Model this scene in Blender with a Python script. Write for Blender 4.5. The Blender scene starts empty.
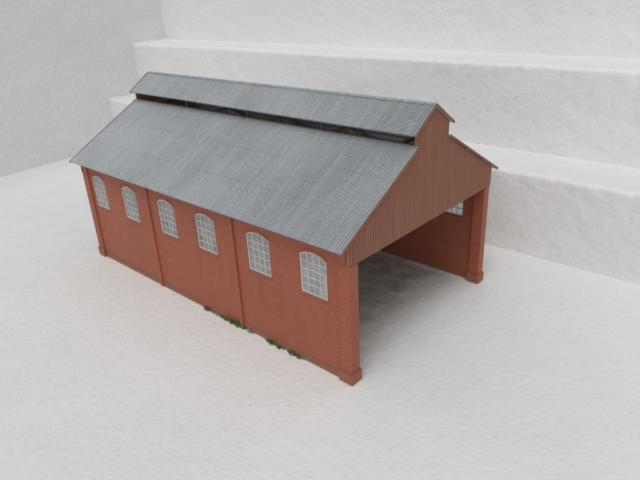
import bpy, bmesh, math, random
from mathutils import Vector, Matrix, noise
random.seed(4)
col=bpy.context.scene.collection
# ------------------------------------------------------------------ dimensions
W,L=1.5,2.745
E,FO=.071,.012
HE,C1,C2,HC,HR,HM=.830,.161,.199,1.268,1.398,1.199
HL=.729
SL=(HM-HE)/(W/2-C1+E); ANG=math.atan(SL)
SC=(HR-HC)/C2
WINY=[.26,.695,1.19,1.62,2.09,2.53]
WW,WS,WSP,WC=.196,.464,.700,.727
def roofz(x):            # nominal roof surface
    d=min(x,W-x); return HE+(d+E)*SL
# ------------------------------------------------------------------ node helpers
def mat(name):
    m=bpy.data.materials.new(name); m.use_nodes=True; nt=m.node_tree
    return m,nt,nt.nodes['Principled BSDF']
def N(nt,t,**k):
    n=nt.nodes.new(t)
    for a,b in k.items(): setattr(n,a,b)
    return n
def mix(nt,f,a,b,blend='MIX'):
    n=nt.nodes.new('ShaderNodeMix'); n.data_type='RGBA'; n.blend_type=blend
    for s,v in ((n.inputs[0],f),(n.inputs[6],a),(n.inputs[7],b)):
        if isinstance(v,bpy.types.NodeSocket): nt.links.new(v,s)
        elif isinstance(v,(tuple,list)): s.default_value=(*v,1) if len(v)==3 else v
        else: s.default_value=v
    return n.outputs[2]
def math_(nt,op,a,b=None,c=None):
    n=nt.nodes.new('ShaderNodeMath'); n.operation=op
    for i,v in enumerate((a,b,c)):
        if v is None: continue
        if isinstance(v,bpy.types.NodeSocket): nt.links.new(v,n.inputs[i])
        else: n.inputs[i].default_value=v
    return n.outputs[0]
def ramp(nt,f,a,b,va=0.,vb=1.):
    n=nt.nodes.new('ShaderNodeMapRange'); n.clamp=True
    nt.links.new(f,n.inputs[0]); n.inputs[1].default_value=a; n.inputs[2].default_value=b
    n.inputs[3].default_value=va; n.inputs[4].default_value=vb; return n.outputs[0]
def noise_(nt,vec,scale,detail=4,rough=.55,dist=0.):
    n=nt.nodes.new('ShaderNodeTexNoise'); n.inputs['Scale'].default_value=scale
    n.inputs['Detail'].default_value=detail; n.inputs['Roughness'].default_value=rough
    n.inputs['Distortion'].default_value=dist
    if vec is not None: nt.links.new(vec,n.inputs['Vector'])
    return n.outputs['Fac']
def scaled(nt,vec,s):
    n=nt.nodes.new('ShaderNodeMapping'); n.inputs['Scale'].default_value=s
    nt.links.new(vec,n.inputs['Vector']); return n.outputs[0]
def bump(nt,bs,h,st,dist,prev=None):
    n=nt.nodes.new('ShaderNodeBump'); n.inputs['Strength'].default_value=st; n.inputs['Distance'].default_value=dist
    nt.links.new(h,n.inputs['Height'])
    if prev: nt.links.new(prev,n.inputs['Normal'])
    nt.links.new(n.outputs[0],bs.inputs['Normal']); return n.outputs[0]
def pos(nt):
    return N(nt,'ShaderNodeNewGeometry').outputs['Position']

# brick -------------------------------------------------------------
def brick_mat(name,dark=1.0):
    m,nt,bs=mat(name); P=pos(nt)
    sep=N(nt,'ShaderNodeSeparateXYZ'); nt.links.new(P,sep.inputs[0])
    u=math_(nt,'ADD',sep.outputs[0],sep.outputs[1])
    cmb=N(nt,'ShaderNodeCombineXYZ'); nt.links.new(u,cmb.inputs[0]); nt.links.new(sep.outputs[2],cmb.inputs[1])
    b=N(nt,'ShaderNodeTexBrick'); nt.links.new(cmb.outputs[0],b.inputs['Vector'])
    b.inputs['Scale'].default_value=1; b.inputs['Brick Width'].default_value=.026
    b.inputs['Row Height'].default_value=.0130; b.inputs['Mortar Size'].default_value=.0020
    b.inputs['Mortar Smooth'].default_value=.6
    d=dark
    b.inputs['Color1'].default_value=(.405*d,.112*d,.060*d,1)
    b.inputs['Color2'].default_value=(.380*d,.103*d,.056*d,1)
    b.inputs['Mortar'].default_value=(.285*d,.073*d,.041*d,1)
    n1=noise_(nt,P,2.3,3); n2=noise_(nt,P,14,4,.65)
    c=mix(nt,ramp(nt,n1,.35,.7,0,.45),b.outputs['Color'],(.295*d,.086*d,.049*d))
    c=mix(nt,ramp(nt,n2,.48,.8,0,.30),c,(.44*d,.175*d,.115*d))
    ns=noise_(nt,scaled(nt,P,(9,9,1.1)),1,4,.6)
    c=mix(nt,ramp(nt,ns,.55,.75,0,.28),c,(.20*d,.075*d,.045*d))
    g=ramp(nt,sep.outputs[2],.0,.08,.7,0); g=math_(nt,'MULTIPLY',g,ramp(nt,n2,.35,.6,.2,1))
    c=mix(nt,g,c,(.19,.14,.085))
    nt.links.new(c,bs.inputs['Base Color'])
    bs.inputs['Roughness'].default_value=.5; bs.inputs['Specular IOR Level'].default_value=.35
    h=math_(nt,'SUBTRACT',1,b.outputs['Fac'])
    h=math_(nt,'ADD',h,math_(nt,'MULTIPLY',n2,.6))
    bump(nt,bs,h,.65,.0032)
    return m
M_brick=brick_mat('red_brick'); M_trim=brick_mat('dark_brick_edge',.92)
# roof ---------------------------------------------------------------
PITCH=L/158
def roof_mat():
    m,nt,bs=mat('corrugated_grey_roof'); P=pos(nt)
    uv=N(nt,'ShaderNodeUVMap').outputs[0]
    sep=N(nt,'ShaderNodeSeparateXYZ'); nt.links.new(uv,sep.inputs[0])
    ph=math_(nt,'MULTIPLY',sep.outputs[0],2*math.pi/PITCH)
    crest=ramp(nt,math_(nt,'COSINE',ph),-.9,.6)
    n1=noise_(nt,P,1.3,4,.55,.3)
    st=noise_(nt,scaled(nt,uv,(30,1.4,1)),1,5,.65)
    fine=noise_(nt,P,55,4,.7)
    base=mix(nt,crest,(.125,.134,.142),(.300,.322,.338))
    base=mix(nt,ramp(nt,st,.46,.74,0,.45),base,(.45,.465,.47))
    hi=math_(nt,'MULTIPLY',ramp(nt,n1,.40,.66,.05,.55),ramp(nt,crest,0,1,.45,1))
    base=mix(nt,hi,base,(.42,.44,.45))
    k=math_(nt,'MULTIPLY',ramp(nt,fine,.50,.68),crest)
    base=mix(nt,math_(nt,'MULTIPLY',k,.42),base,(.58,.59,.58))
    base=mix(nt,ramp(nt,fine,.30,.42,.35,0),base,(.11,.11,.11))
    n3=noise_(nt,scaled(nt,uv,(6,1.6,1)),1,6,.72)
    base=mix(nt,ramp(nt,n3,.52,.74,0,.55),base,(.195,.192,.185))
    nt.links.new(base,bs.inputs['Base Color']); bs.inputs['Roughness'].default_value=.38
    bs.inputs['Specular IOR Level'].default_value=.55
    bump(nt,bs,fine,.3,.002); return m
M_roof=roof_mat()
def wood_mat(name,c1,c2,rough=.6,sc=(30,30,3),sp=0.,dk=.7):
    m,nt,bs=mat(name); P=pos(nt)
    a=noise_(nt,scaled(nt,P,sc),1,4,.6); b=noise_(nt,P,3,4)
    c=mix(nt,ramp(nt,a,.35,.7),c1,c2); c=mix(nt,ramp(nt,b,.5,.8,0,.4),c,tuple(x*dk for x in c1))
    nt.links.new(c,bs.inputs['Base Color']); bs.inputs['Roughness'].default_value=rough
    bs.inputs['Specular IOR Level'].default_value=.35
    bump(nt,bs,a,.15,.002); return m
GP=.0190
def gable_mat():
    m,nt,bs=mat('corrugated_brown_gable'); P=pos(nt)
    sep=N(nt,'ShaderNodeSeparateXYZ'); nt.links.new(P,sep.inputs[0])
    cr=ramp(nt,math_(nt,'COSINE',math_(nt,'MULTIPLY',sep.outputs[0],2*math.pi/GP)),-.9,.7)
    a=noise_(nt,P,9,4); b=noise_(nt,scaled(nt,P,(20,20,2)),1,4)
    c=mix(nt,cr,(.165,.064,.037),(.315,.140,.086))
    c=mix(nt,ramp(nt,a,.4,.75,0,.4),c,(.27,.108,.064))
    c=mix(nt,ramp(nt,b,.52,.75,0,.35),c,(.34,.19,.13))
    nt.links.new(c,bs.inputs['Base Color']); bs.inputs['Roughness'].default_value=.55
    bs.inputs['Specular IOR Level'].default_value=.3
    bump(nt,bs,a,.2,.003); return m
M_gable=gable_mat()
M_barge=wood_mat('brown_barge_board',(.22,.085,.050),(.28,.125,.078))
M_dark=wood_mat('dark_timber',(.06,.047,.038),(.12,.095,.075))
M_post=wood_mat('weathered_roof_timber',(.15,.12,.095),(.30,.26,.21))
M_frame=wood_mat('off_white_window_paint',(.50,.50,.48),(.64,.64,.62),.5,(40,40,40),dk=.85)
def glass_mat():
    m,nt,bs=mat('milky_window_glass'); P=pos(nt)
    a=noise_(nt,P,9,4)
    c=mix(nt,ramp(nt,a,.35,.68),(.34,.355,.35),(.64,.65,.64))
    nt.links.new(c,bs.inputs['Base Color']); bs.inputs['Roughness'].default_value=.3
    tr=N(nt,'ShaderNodeBsdfTranslucent'); tr.inputs[0].default_value=(.97,.97,.95,1)
    mx=N(nt,'ShaderNodeMixShader'); mx.inputs[0].default_value=.5
    nt.links.new(bs.outputs[0],mx.inputs[1]); nt.links.new(tr.outputs[0],mx.inputs[2])
    nt.links.new(mx.outputs[0],nt.nodes['Material Output'].inputs[0])
    return m
M_glass=glass_mat()
def paint_mat(name,base,dirt,bumps=1.0,stain=False,dens=.55,coarse=.35,fsc=26,fw=.36):
    m,nt,bs=mat(name); P=pos(nt)
    big=noise_(nt,P,.7,3,.55,.3); mid=noise_(nt,P,5,4,.6,.2); fine=noise_(nt,P,fsc,4,.62)
    c=mix(nt,ramp(nt,big,.35,.7),base,tuple(x*.95 for x in base))
    c=mix(nt,ramp(nt,mid,.45,.75,0,.45),c,dirt)
    spk=math_(nt,'MULTIPLY',ramp(nt,mid,dens,dens+.08),ramp(nt,fine,.60,.70))
    c=mix(nt,math_(nt,'MULTIPLY',spk,.38),c,(.46,.43,.39))
    c=mix(nt,ramp(nt,fine,.26,.38,.26,0),c,(.52,.50,.47))
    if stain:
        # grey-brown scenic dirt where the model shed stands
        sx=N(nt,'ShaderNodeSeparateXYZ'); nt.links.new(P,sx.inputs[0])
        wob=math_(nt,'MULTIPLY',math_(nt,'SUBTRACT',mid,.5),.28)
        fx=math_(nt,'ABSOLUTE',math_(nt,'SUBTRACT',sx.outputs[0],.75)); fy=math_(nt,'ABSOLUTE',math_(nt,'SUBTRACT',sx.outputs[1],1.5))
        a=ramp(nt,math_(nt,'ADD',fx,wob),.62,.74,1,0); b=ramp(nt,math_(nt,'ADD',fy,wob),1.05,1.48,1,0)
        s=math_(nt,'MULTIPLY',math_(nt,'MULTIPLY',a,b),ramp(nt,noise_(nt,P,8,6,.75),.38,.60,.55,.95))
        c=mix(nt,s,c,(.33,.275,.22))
    nt.links.new(c,bs.inputs['Base Color']); bs.inputs['Roughness'].default_value=.6
    bs.inputs['Specular IOR Level'].default_value=.3
    h=math_(nt,'ADD',math_(nt,'MULTIPLY',mid,coarse),math_(nt,'MULTIPLY',fine,fw))
    bump(nt,bs,h,.5*bumps,.035)
    return m
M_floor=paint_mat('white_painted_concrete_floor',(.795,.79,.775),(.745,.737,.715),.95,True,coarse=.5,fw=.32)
M_step=paint_mat('white_painted_concrete_step',(.80,.797,.788),(.77,.765,.75),.9,dens=.60,coarse=1.0,fsc=17,fw=.5)
M_wall=paint_mat('white_painted_render',(.77,.768,.76),(.735,.73,.72),1.1,dens=.66,coarse=.7,fsc=20,fw=.45)
def moss_mat():
    m,nt,bs=mat('moss_green'); P=pos(nt)
    c=mix(nt,ramp(nt,noise_(nt,P,35,3),.35,.65),(.085,.125,.030),(.23,.28,.10))
    nt.links.new(c,bs.inputs['Base Color']); bs.inputs['Roughness'].default_value=.9; return m
M_moss=moss_mat()
# ------------------------------------------------------------------ object helpers
def mesh_obj(name,bm,m,parent=None,loc=(0,0,0),smooth=False,bevel=0):
    bmesh.ops.recalc_face_normals(bm,faces=bm.faces)
    me=bpy.data.meshes.new(name); bm.to_mesh(me); bm.free(); me.materials.append(m)
    if smooth:
        for f in me.polygons: f.use_smooth=True
    return put(name,me,parent,loc,bevel=bevel)
def put(name,me,parent=None,loc=(0,0,0),rz=0,bevel=0):
    o=bpy.data.objects.new(name,me); col.objects.link(o)
    if parent is not None:
        o.parent=parent
        if parent.type=='EMPTY' : loc=Vector(loc)-parent.location
    o.location=loc; o.rotation_euler=(0,0,rz)
    if bevel:
        b=o.modifiers.new('bevel','BEVEL'); b.width=bevel; b.segments=2; b.limit_method='ANGLE'
    return o
def box(bm,a,b):
    xs=(a[0],b[0]);ys=(a[1],b[1]);zs=(a[2],b[2])
    v=[bm.verts.new((xs[i&1],ys[(i>>1)&1],zs[i>>2])) for i in range(8)]
    for f in ((0,1,3,2),(4,6,7,5),(0,4,5,1),(2,3,7,6),(0,2,6,4),(1,5,7,3)): bm.faces.new([v[i] for i in f])
def prism(bm,pts,ext):   # pts 3D polygon, ext vector
    a=[bm.verts.new(q) for q in pts]; b=[bm.verts.new(Vector(q)+Vector(ext)) for q in pts]
    bm.faces.new(a); bm.faces.new(b[::-1]); n=len(a)
    for i in range(n): bm.faces.new((a[i],a[(i+1)%n],b[(i+1)%n],b[i]))
def empty(name,loc,label,cat):
    o=bpy.data.objects.new(name,None); o.empty_display_size=.1; col.objects.link(o); o.location=loc
    o["label"]=label; o["category"]=cat; return o
def archz(t,w=WW,sp=WSP,cr=WC):  # t from -w/2..w/2
    r=(w*w/4+(cr-sp)**2)/(2*(cr-sp)); return cr-r+math.sqrt(max(r*r-t*t,0))
def arch_pts(w,sill,sp,cr,n=10):
    pts=[(-w/2,sill),(w/2,sill)]
    for i in range(n+1):
        t=w/2-w*i/n; pts.append((t,archz(t,w,sp,cr)))
    return pts
# ------------------------------------------------------------------ engine shed
shed=empty('engine_shed',(W/2,L/2,0),"red brick model engine shed with grey corrugated roof on white concrete","model building")
def side_wall(side):
    X=(lambda d:d) if side==0 else (lambda d:W-d)
    bm=bmesh.new(); top=roofz(.02)-.02
    def loop(pts):
        vs=[bm.verts.new((X(.012),q[0],q[1])) for q in pts]
        return [bm.edges.new((vs[i],vs[(i+1)%len(vs)])) for i in range(len(vs))]
    es=loop([(.02,0),(L-.02,0),(L-.02,top),(.02,top)])
    for y in WINY: es+=loop([(y+a,b) for a,b in arch_pts(WW,WS,WSP,WC)])
    r=bmesh.ops.triangle_fill(bm,use_beauty=True,use_dissolve=False,edges=es)
    fs=[f for f in r['geom'] if isinstance(f,bmesh.types.BMFace)]
    ex=bmesh.ops.extrude_face_region(bm,geom=fs)
    vs=[v for v in ex['geom'] if isinstance(v,bmesh.types.BMVert)]
    bmesh.ops.translate(bm,vec=((.03 if side==0 else -.03),0,0),verts=vs)
    o=mesh_obj('wall',bm,M_brick,shed)
    # plinth and eaves band
    bm=bmesh.new()
    def bx(d0,d1,y0,y1,z0,z1):
        xa,xb=sorted((X(d0),X(d1))); box(bm,(xa,y0,z0),(xb,y1,z1))
    for y0,y1 in ((.07,.895),(.945,1.81),(1.86,L-.07)): bx(.008,.02,y0,y1,0,.04)
    mesh_obj('plinth',bm,M_trim,shed,bevel=.002)
    bm=bmesh.new(); bx(.004,.02,.07,L-.07,.790,.838)
    mesh_obj('cornice',bm,M_trim,shed,bevel=.002)
    for y0,y1 in ((.900,.940),(1.815,1.855)):
        bm=bmesh.new(); bx(0,.02,y0,y1,0,.789); mesh_obj('pilaster',bm,M_brick,shed,bevel=.002)
    return o
side_wall(0); side_wall(1)
# corner pillars with stepped bases
for x0,x1,sx in ((0,.074,-1),(W-.066,W,1)):
    for y0,y1,sy in ((0,.078,-1),(L-.078,L,1)):
        bm=bmesh.new(); zt=.836
        box(bm,(x0,y0,0.07),(x1,y1,HL-.001))
        # upper part behind the gable sheet
        ya,yb=(y0+.02,y1) if sy<0 else (y0,y1-.02)
        box(bm,(x0+.001,ya,HL-.001),(x1-.001,yb,zt))
        g=.008; box(bm,(x0-g,y0-g,0),(x1+g,y1+g,.062)); 
        prism(bm,[(x0-g,y0-g,.062),(x1+g,y0-g,.062),(x1+g,y1+g,.062),(x0-g,y1+g,.062)],(0,0,.006))
        mesh_obj('pillar',bm,M_brick,shed,bevel=.0025)
# windows --------------------------------------------------------------
def build_window():
    bm=bmesh.new(); w=WW-.002; H0=WS+.001
    def bar(a0,b0,a1,b1,d0,d1): box(bm,(d0,a0,b0),(d1,a1,b1))
    # outer arched frame
    o_=arch_pts(w,H0,WSP-.001,WC-.001,12); i_=arch_pts(w-.018,H0+.009,WSP-.004,WC-.010,12)
    for d0,d1 in ((0.016,.024),):
        A=[bm.verts.new((d0,a,b)) for a,b in o_]; B=[bm.verts.new((d0,a,b)) for a,b in i_]
        A2=[bm.verts.new((d1,a,b)) for a,b in o_]; B2=[bm.verts.new((d1,a,b)) for a,b in i_]
        n=len(A)
        for k in range(n):
            j=(k+1)%n
            bm.faces.new((A[k],A[j],B[j],B[k])); bm.faces.new((A2[k],A2[j],B2[j],B2[k]))
            bm.faces.new((A[k],A[j],A2[j],A2[k])); bm.faces.new((B[k],B[j],B2[j],B2[k]))
    t=.0027
    for k in (-1,0,1):
        a=k*(w-.018)/4.
        bar(a-t,H0+.007,a+t,archz(a,w,WSP,WC)-.007,.0190,.0237)
    for k in range(1,5):
        b=H0+.009+k*(WSP-H0-.002)/5.; bar(-w/2+.007,b-t,w/2-.007,b+t,.0195,.0234)
    bmesh.ops.recalc_face_normals(bm,faces=bm.faces)
    fm=bpy.data.meshes.new('window'); bm.to_mesh(fm); bm.free(); fm.materials.append(M_frame)
    bm=bmesh.new()
    vv=[bm.verts.new((.0238,a,b)) for a,b in arch_pts(w-.004,H0+.002,WSP-.002,WC-.003,12)]; bm.faces.new(vv)
    gm=bpy.data.meshes.new('glass'); bm.to_mesh(gm); bm.free(); gm.materials.append(M_glass)
    bm=bmesh.new(); box(bm,(.007,-WW/2-.005,WS-.011),(.0125,WW/2+.005,WS-.001))
    bmesh.ops.recalc_face_normals(bm,faces=bm.faces)
    sm=bpy.data.meshes.new('sill'); bm.to_mesh(sm); bm.free(); sm.materials.append(M_brick)
    # arch of bricks on edge
    bm=bmesh.new(); n=15
    for k in range(n):
        t0=-WW/2-.003+(WW+.006)*(k+.07)/n; t1=-WW/2-.003+(WW+.006)*(k+.93)/n
        z0=archz(max(-WW/2,min(WW/2,t0)))+.001; z1=archz(max(-WW/2,min(WW/2,t1)))+.001
        s=.07
        prism(bm,[(.0105,t0,z0),(.0105,t1,z1),(.0105,t1+t1*s,z1+.019),(.0105,t0+t0*s,z0+.019)],(.004,0,0))
    bmesh.ops.recalc_face_normals(bm,faces=bm.faces)
    am=bpy.data.meshes.new('window_arch'); bm.to_mesh(am); bm.free(); am.materials.append(M_brick)
    return fm,gm,sm,am
fm,gm,sm,am=build_window()
for side in (0,1):
    for y in WINY:
        w=put('window',fm,shed,(0 if side==0 else W,y,0),rz=0 if side==0 else math.pi)
        for nm,me in (('glass',gm),('sill',sm),('arch',am)):
            put(nm,me,w)
# roofs ----------------------------------------------------------------
def corr_sheet(bm,x0,z0,x1,z1,y0,y1,amp,thick,courses,uvl,nspan=6,seed=0):
    """corrugated slope from lower edge (x0,z0) to upper edge (x1,z1), in overlapping courses"""
    d=Vector((x1-x0,0,z1-z0)); ln=d.length; d.normalize()
    nrm=Vector((-d.z,0,d.x)); 
    if nrm.z<0: nrm=-nrm
    per=8; n=int(round((y1-y0)/PITCH*per))
    def uvf(f,uvs):
        for lp,u in zip(f.loops,uvs): lp[uvl].uv=u
    for c in range(courses):
        s0=c*ln/courses-(0.004 if c else 0); s1=(c+1)*ln/courses
        rows=[(s0+(s1-s0)*k/nspan,.0018*(1-k/nspan),k) for k in range(nspan+1)]
        grid=[]
        for s,off,k in rows:
            r=[]
            for i in range(n+1):
                y=y0+(y1-y0)*i/n
                a=amp*math.cos(2*math.pi*y/PITCH)
                wv=.003*noise.noise(Vector((y*1.3,s*2,seed)))
                edge=.0025*noise.noise(Vector((y*(30 if c==0 else 9),3+c,seed))) if k==0 else 0
                r.append(bm.verts.new(Vector((x0,y,z0))+d*(s+edge)+nrm*(a+off+wv)))
            grid.append(r)
        bot=[[bm.verts.new(v.co-nrm*(thick if (c==0 or j) else .003)) for v in r] for j,r in enumerate((grid[0],grid[-1]))]
        for j in range(nspan):
            for i in range(n):
                f=bm.faces.new((grid[j][i],grid[j][i+1],grid[j+1][i+1],grid[j+1][i])); f.smooth=True
                ya,yb=y0+(y1-y0)*i/n,y0+(y1-y0)*(i+1)/n; sa,sb=rows[j][0],rows[j+1][0]
                uvf(f,((ya,sa),(yb,sa),(yb,sb),(ya,sb)))
        for i in range(n):
            bm.faces.new((bot[0][i],bot[0][i+1],bot[1][i+1],bot[1][i]))
            for t,b in ((grid[0],bot[0]),(grid[-1],bot[1])):
                f=bm.faces.new((t[i],t[i+1],b[i+1],b[i]))
                ya=y0+(y1-y0)*i/n; uvf(f,((ya,0),)*4)
        for i in (0,n):
            bm.faces.new([g[i] for g in grid]+[bot[1][i],bot[0][i]])
def slope_obj(name,par,side,args,courses,seed):
    bm=bmesh.new(); uvl=bm.loops.layers.uv.new('UVMap')
    x0,z0,x1,z1=args
    if side: x0,x1=W-x0,W-x1
    corr_sheet(bm,x0,z0,x1,z1,-FO,L+FO,.0027,.009,courses,uvl,seed=seed)
    for e in bm.edges:      # crisp ends, smooth ribs
        if len(e.link_faces)==2 and e.link_faces[0].smooth!=e.link_faces[1].smooth: e.smooth=False
    return mesh_obj(name,bm,M_roof,par)
for s in (0,1):
    slope_obj('roof',shed,s,(-E,HE,W/2-C1+.004,HM+.002),3,s*3.1)
for s in (0,1):
    slope_obj('clerestory_roof',shed,s,(W/2-C2,HC,W/2-.004,HR-.003),1,7+s)
bm=bmesh.new()
for sgn in (-1,1):
    prism(bm,[(W/2,-FO-.001,HR+.004),(W/2,-FO-.001,HR+.008),(W/2+sgn*.012,-FO-.001,HR-.001),(W/2+sgn*.012,-FO-.001,HR-.006)],(0,L+2*FO+.002,0))
mesh_obj('ridge_cap',bm,wood_mat('grey_ridge_cap',(.24,.25,.26),(.38,.39,.40)),shed)
# gables ----------------------------------------------------------------
def gable(front):
    sgn=-1 if front else 1; yb=0.0 if front else L
    bm=bmesh.new(); pit=GP; amp=.0022
    segs=[(.0,W/2-C1,lambda x:roofz(x)-.012),(W/2-C1,W/2+C1,lambda x:HC+(C2-abs(x-W/2))*SC-.012),(W/2+C1,W,lambda x:roofz(x)-.012)]
    for xa,xb,fz in segs:
        n=int((xb-xa)/pit*8); n+=n%2; pf=None
        for i in range(n+1):
            x=xa+(xb-xa)*i/n; y=yb+sgn*(.002+amp*math.cos(2*math.pi*x/pit)); zt=fz(x)
            yi=yb-sgn*.014
            vs=(bm.verts.new((x,y,HL)),bm.verts.new((x,y,zt)),bm.verts.new((x,yi,zt)),bm.verts.new((x,yi,HL)))
            if pf:
                for a,b in ((0,1),(1,2),(2,3),(3,0)):
                    f=bm.faces.new((pf[a],pf[b],vs[b],vs[a])); 
                    if (a,b)==(0,1): f.smooth=True
            else: bm.faces.new(vs)
            pf=vs
        bm.faces.new(pf)
    for e in bm.edges:
        if len(e.link_faces)==2 and e.link_faces[0].smooth!=e.link_faces[1].smooth: e.smooth=False
    g=mesh_obj('gable',bm,M_gable,shed)
    # barge boards closing the sheet ends along the main slopes and the clerestory
    bm=bmesh.new(); y0=yb+sgn*(FO+.0005); ext=(0,sgn*.005,0)
    for m in (0,1):
        f=(lambda x:x) if m==0 else (lambda x:W-x)
        def strip(xa,za,xb,zb,h):
            prism(bm,[(f(xa),y0,za),(f(xb),y0,zb),(f(xb),y0,zb-h),(f(xa),y0,za-h)],ext)
        strip(-E-.001,HE+.003,W/2-C1-.002,HM+.002,.015)
        strip(W/2-C2-.001,HC+.003,W/2,HR+.005,.015)
    mesh_obj('barge_board',bm,M_barge,shed)
    bm=bmesh.new(); ya,yc=sorted((yb-sgn*.02,yb)); box(bm,(.002,ya,HL-.006),(W-.002,yc,HL+.002))
    mesh_obj('lintel',bm,M_gable,shed)
gable(True); gable(False)
# clerestory framing ------------------------------------------------------
for s in (0,1):
    X=(lambda x:x) if s==0 else (lambda x:W-x)
    def bx(bm,xa,xb,ya,yb_,za,zb):
        a,b=sorted((X(xa),X(xb))); box(bm,(a,ya,za),(b,yb_,zb))
    bm=bmesh.new(); bx(bm,W/2-C1+.006,W/2-C1+.022,.016,L-.016,HM-.025,HM+.008); mesh_obj('clerestory_curb',bm,M_dark,shed)
    bm=bmesh.new(); bx(bm,W/2-C1+.006,W/2-C1+.020,.016,L-.016,HC-.002,HC+.010); mesh_obj('purlin',bm,M_dark,shed)
    for k in (.25,.5,.75):
        y=L*k; bm=bmesh.new(); bx(bm,W/2-C1+.012,W/2-C1+.021,y-.007,y+.007,HM+.008,HC-.002)
        mesh_obj('clerestory_post',bm,M_dark,shed)
for k in range(5):
    y=.14+(L-.28)*k/4; bm=bmesh.new(); t=.014
    box(bm,(.045,y-t/2,.775),(W-.045,y+t/2,.800))
    for m in (0,1):
        f=(lambda x:x) if m==0 else (lambda x:W-x)
        prism(bm,[(f(.05),y-t/2,roofz(.05)-.022),(f(W/2-C1),y-t/2,HM-.026),(f(W/2-C1),y-t/2,HM-.050),(f(.05),y-t/2,roofz(.05)-.046)],(0,t,0))
        prism(bm,[(f(W/2-C1-.02),y-t/2,1.12),(f(W/2-C1),y-t/2,1.12),(f(W/2),y-t/2,.80),(f(W/2-.02),y-t/2,.80)],(0,t,0))
    box(bm,(W/2-C1+.02,y-t/2+.001,1.175),(W/2+C1-.02,y+t/2-.001,1.195))
    box(bm,(W/2-C1-.01,y-t/2+.001,1.13),(W/2+C1+.01,y+t/2-.001,1.15))
    mesh_obj('roof_truss',bm,M_post,shed)
# ------------------------------------------------------------------ moss at the wall foot
bm=bmesh.new()
def tuft(y,n,sp,h):
    for _ in range(n):
        a=random.uniform(0,2*math.pi); cy=y+max(-2*sp,min(2*sp,random.gauss(0,sp)))
        cx=.003-abs(random.gauss(0,.009))*(1-min(1,abs(cy-y)/(2.2*sp)))
        hh=h*random.uniform(.3,1)*(1-.6*min(1,abs(cy-y)/(2*sp))); w=random.uniform(.0014,.0035)
        tip=Vector((cx+random.gauss(0,.004),cy+random.gauss(0,.005),hh))
        b0=Vector((cx+math.cos(a)*w,cy+math.sin(a)*w,-.002)); b1=Vector((cx-math.cos(a)*w,cy-math.sin(a)*w,-.002))
        m=(b0+b1)/2*.5+tip*.5+Vector((math.cos(a+1.5)*.003,math.sin(a+1.5)*.003,0))
        v=[bm.verts.new(q) for q in (b0,b1,m+(b1-b0)*.5,tip,m-(b1-b0)*.5)]
        bm.faces.new(v)
for y,n,sp,h in ((1.28,150,.020,.024),(1.08,130,.035,.018),(1.01,260,.026,.032),(.955,520,.022,.046),(.905,90,.012,.018),(.64,180,.026,.024),(.57,80,.02,.014),(.46,160,.020,.024),(.40,60,.015,.012),(.84,40,.02,.008),(1.18,60,.04,.009)):
    tuft(y,n,sp,h)
moss=mesh_obj('moss',bm,M_moss); moss["kind"]="stuff"; moss["label"]="green moss tufts along the foot of the brick wall"; moss["category"]="moss"
# ------------------------------------------------------------------ ground
bm=bmesh.new(); bmesh.ops.create_grid(bm,x_segments=170,y_segments=220,size=1)
for v in bm.verts:
    v.co.x=-4.2+v.co.x*6.6; v.co.y=-.6+v.co.y*7.2
    v.co.z=.004*noise.noise(Vector((v.co.x*1.5,v.co.y*1.5,2)))-.004
    if -.1<v.co.x<1.6 and -.1<v.co.y<2.9: v.co.z=min(v.co.z,-.0015)
g=mesh_obj('ground',bm,M_floor,smooth=True); g["kind"]="structure"
# ------------------------------------------------------------------ white painted steps
steps=empty('concrete_stairs',(2.6,0,0),"white painted rough concrete steps with rounded edges","stairs")
def step(x0,z0,x1,z1,seed):
    R=.034; prof=[]
    n=int((z1-z0)/.025)
    for i in range(n): prof.append((x0,z0-.03+(z1-R-z0+.03)*i/n))
    for i in range(7):
        a=math.pi/2*i/6; prof.append((x0+R-R*math.cos(a),z1-R+R*math.sin(a)))
    n=int((x1-x0)/.03)
    for i in range(1,n+1): prof.append((x0+R+(x1+.06-x0-R)*i/n,z1))
    bm=bmesh.new(); ny=520; Y0,Y1=-4.2,6.25; prev=None
    for j in range(ny+1):
        y=Y0+(Y1-Y0)*j/ny; r=[]
        for (x,z) in prof:
            q=Vector((x,y,z))
            near=math.exp(-((x-x0)**2+(z-z1)**2)/.008)
            d=.010*noise.noise(q*1.1+Vector((seed,0,0)))+.006*noise.noise(q*4+Vector((0,seed,0)))+.0032*noise.noise(q*11+Vector((0,seed,5)))
            e=near*(.010*noise.noise(Vector((y*2.2,seed,0)))+.010*noise.noise(Vector((y*7,seed,4)))+.007*noise.noise(Vector((y*17,seed,4))))
            q.x+=d+e*.8; q.z+=(d*.5-abs(e)*.7) 
            r.append(bm.verts.new(q))
        if prev:
            for i in range(len(r)-1): bm.faces.new((prev[i],prev[i+1],r[i+1],r[i]))
        prev=r
    o=mesh_obj('step',bm,M_step,steps,smooth=True)
step(2.074,0,2.626,.658,1.3); step(2.626,.658,3.228,1.35,5.1); step(3.228,1.35,4.4,2.15,9.7)
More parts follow.
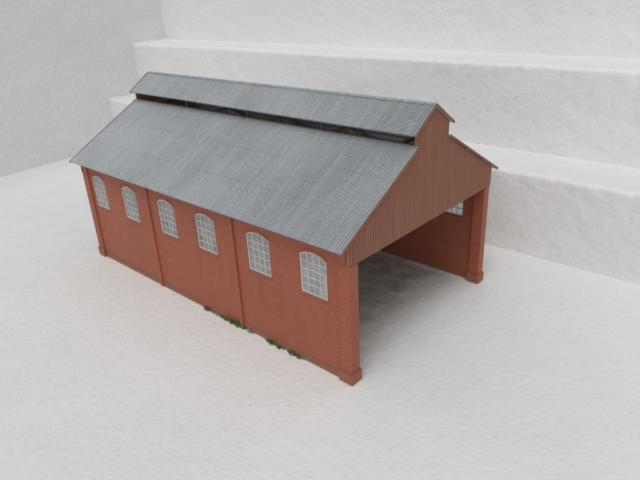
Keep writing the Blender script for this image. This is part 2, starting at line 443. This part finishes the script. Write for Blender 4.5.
# left wall
def rendered_wall():
    wd=Vector((math.sin(-1.48),-math.cos(-1.48),0)); m=Vector((math.cos(-1.48),math.sin(-1.48),0))
    base=Vector((2.074,(5.857+math.cos(-1.48)*2.074)/-math.sin(-1.48),0))
    bm=bmesh.new(); nx,nz=150,70; rows=[]
    for i in range(nx+1):
        s=-2.4+i*(13-0)/nx; r=[]
        for k in range(nz+1):
            z=-.05+k*3.2/nz; q=base+wd*s+Vector((0,0,z))
            q+=m*(.015*noise.noise(q*.9)+.008*noise.noise(q*3.5)); r.append(bm.verts.new(q))
        rows.append(r)
    for i in range(nx):
        for k in range(nz): f=bm.faces.new((rows[i][k],rows[i+1][k],rows[i+1][k+1],rows[i][k+1])); f.smooth=True
    # back face, top and ends give the wall real thickness
    b=[bm.verts.new(rows[i][k].co-m*.3) for i,k in ((0,0),(nx,0),(nx,nz),(0,nz))]
    bm.faces.new(b)
    bm.faces.new([rows[i][nz] for i in range(nx+1)]+[b[2],b[3]])
    bm.faces.new([rows[0][k] for k in range(nz+1)]+[b[3],b[0]])
    bm.faces.new([rows[nx][k] for k in range(nz+1)]+[b[2],b[1]])
    o=mesh_obj('wall',bm,M_wall)
    o["label"]="white painted rendered wall beside the concrete steps"; o["category"]="wall"
rendered_wall()
# ------------------------------------------------------------------ camera
yaw,pitch,roll,fpx=-0.820,-0.430,-0.050,559.969
fwd=Vector((-math.sin(yaw)*math.cos(pitch),math.cos(yaw)*math.cos(pitch),math.sin(pitch)))
r=Vector((math.cos(yaw),math.sin(yaw),0)); u=r.cross(fwd)
r2=math.cos(roll)*r+math.sin(roll)*u; u2=-math.sin(roll)*r+math.cos(roll)*u
cd=bpy.data.cameras.new('camera'); cam=bpy.data.objects.new('camera',cd); col.objects.link(cam)
M=Matrix((( r2.x,u2.x,-fwd.x,-1.891),(r2.y,u2.y,-fwd.y,-1.579),(r2.z,u2.z,-fwd.z,2.013),(0,0,0,1)))
cam.matrix_world=M; cd.sensor_width=36; cd.lens=36*fpx/640; cd.clip_start=.02; cd.clip_end=200
bpy.context.scene.camera=cam
# ------------------------------------------------------------------ light
az,el=math.radians(-158),math.radians(64)   # sun direction (from scene towards the sun)
sd=Vector((math.cos(el)*math.cos(az),math.cos(el)*math.sin(az),math.sin(el)))
wd=bpy.data.worlds.new("World"); bpy.context.scene.world=wd; wd.use_nodes=True; nt=wd.node_tree
sky=nt.nodes.new('ShaderNodeTexSky'); sky.sky_type='NISHITA'; sky.sun_disc=False
sky.sun_elevation=el; sky.sun_rotation=math.pi/2-az
hs=nt.nodes.new('ShaderNodeHueSaturation'); hs.inputs['Saturation'].default_value=.12
nt.links.new(sky.outputs[0],hs.inputs['Color']); nt.links.new(hs.outputs[0],nt.nodes['Background'].inputs[0])
nt.nodes['Background'].inputs[1].default_value=.14
sl=bpy.data.lights.new('sun','SUN'); sl.energy=.95; sl.angle=math.radians(40); sl.color=(1,.98,.95)
so=bpy.data.objects.new('sun',sl); col.objects.link(so); so.rotation_euler=sd.to_track_quat('Z','Y').to_euler()
sc=bpy.context.scene; sc.view_settings.view_transform='Standard'; sc.view_settings.look='None'; sc.view_settings.exposure=0
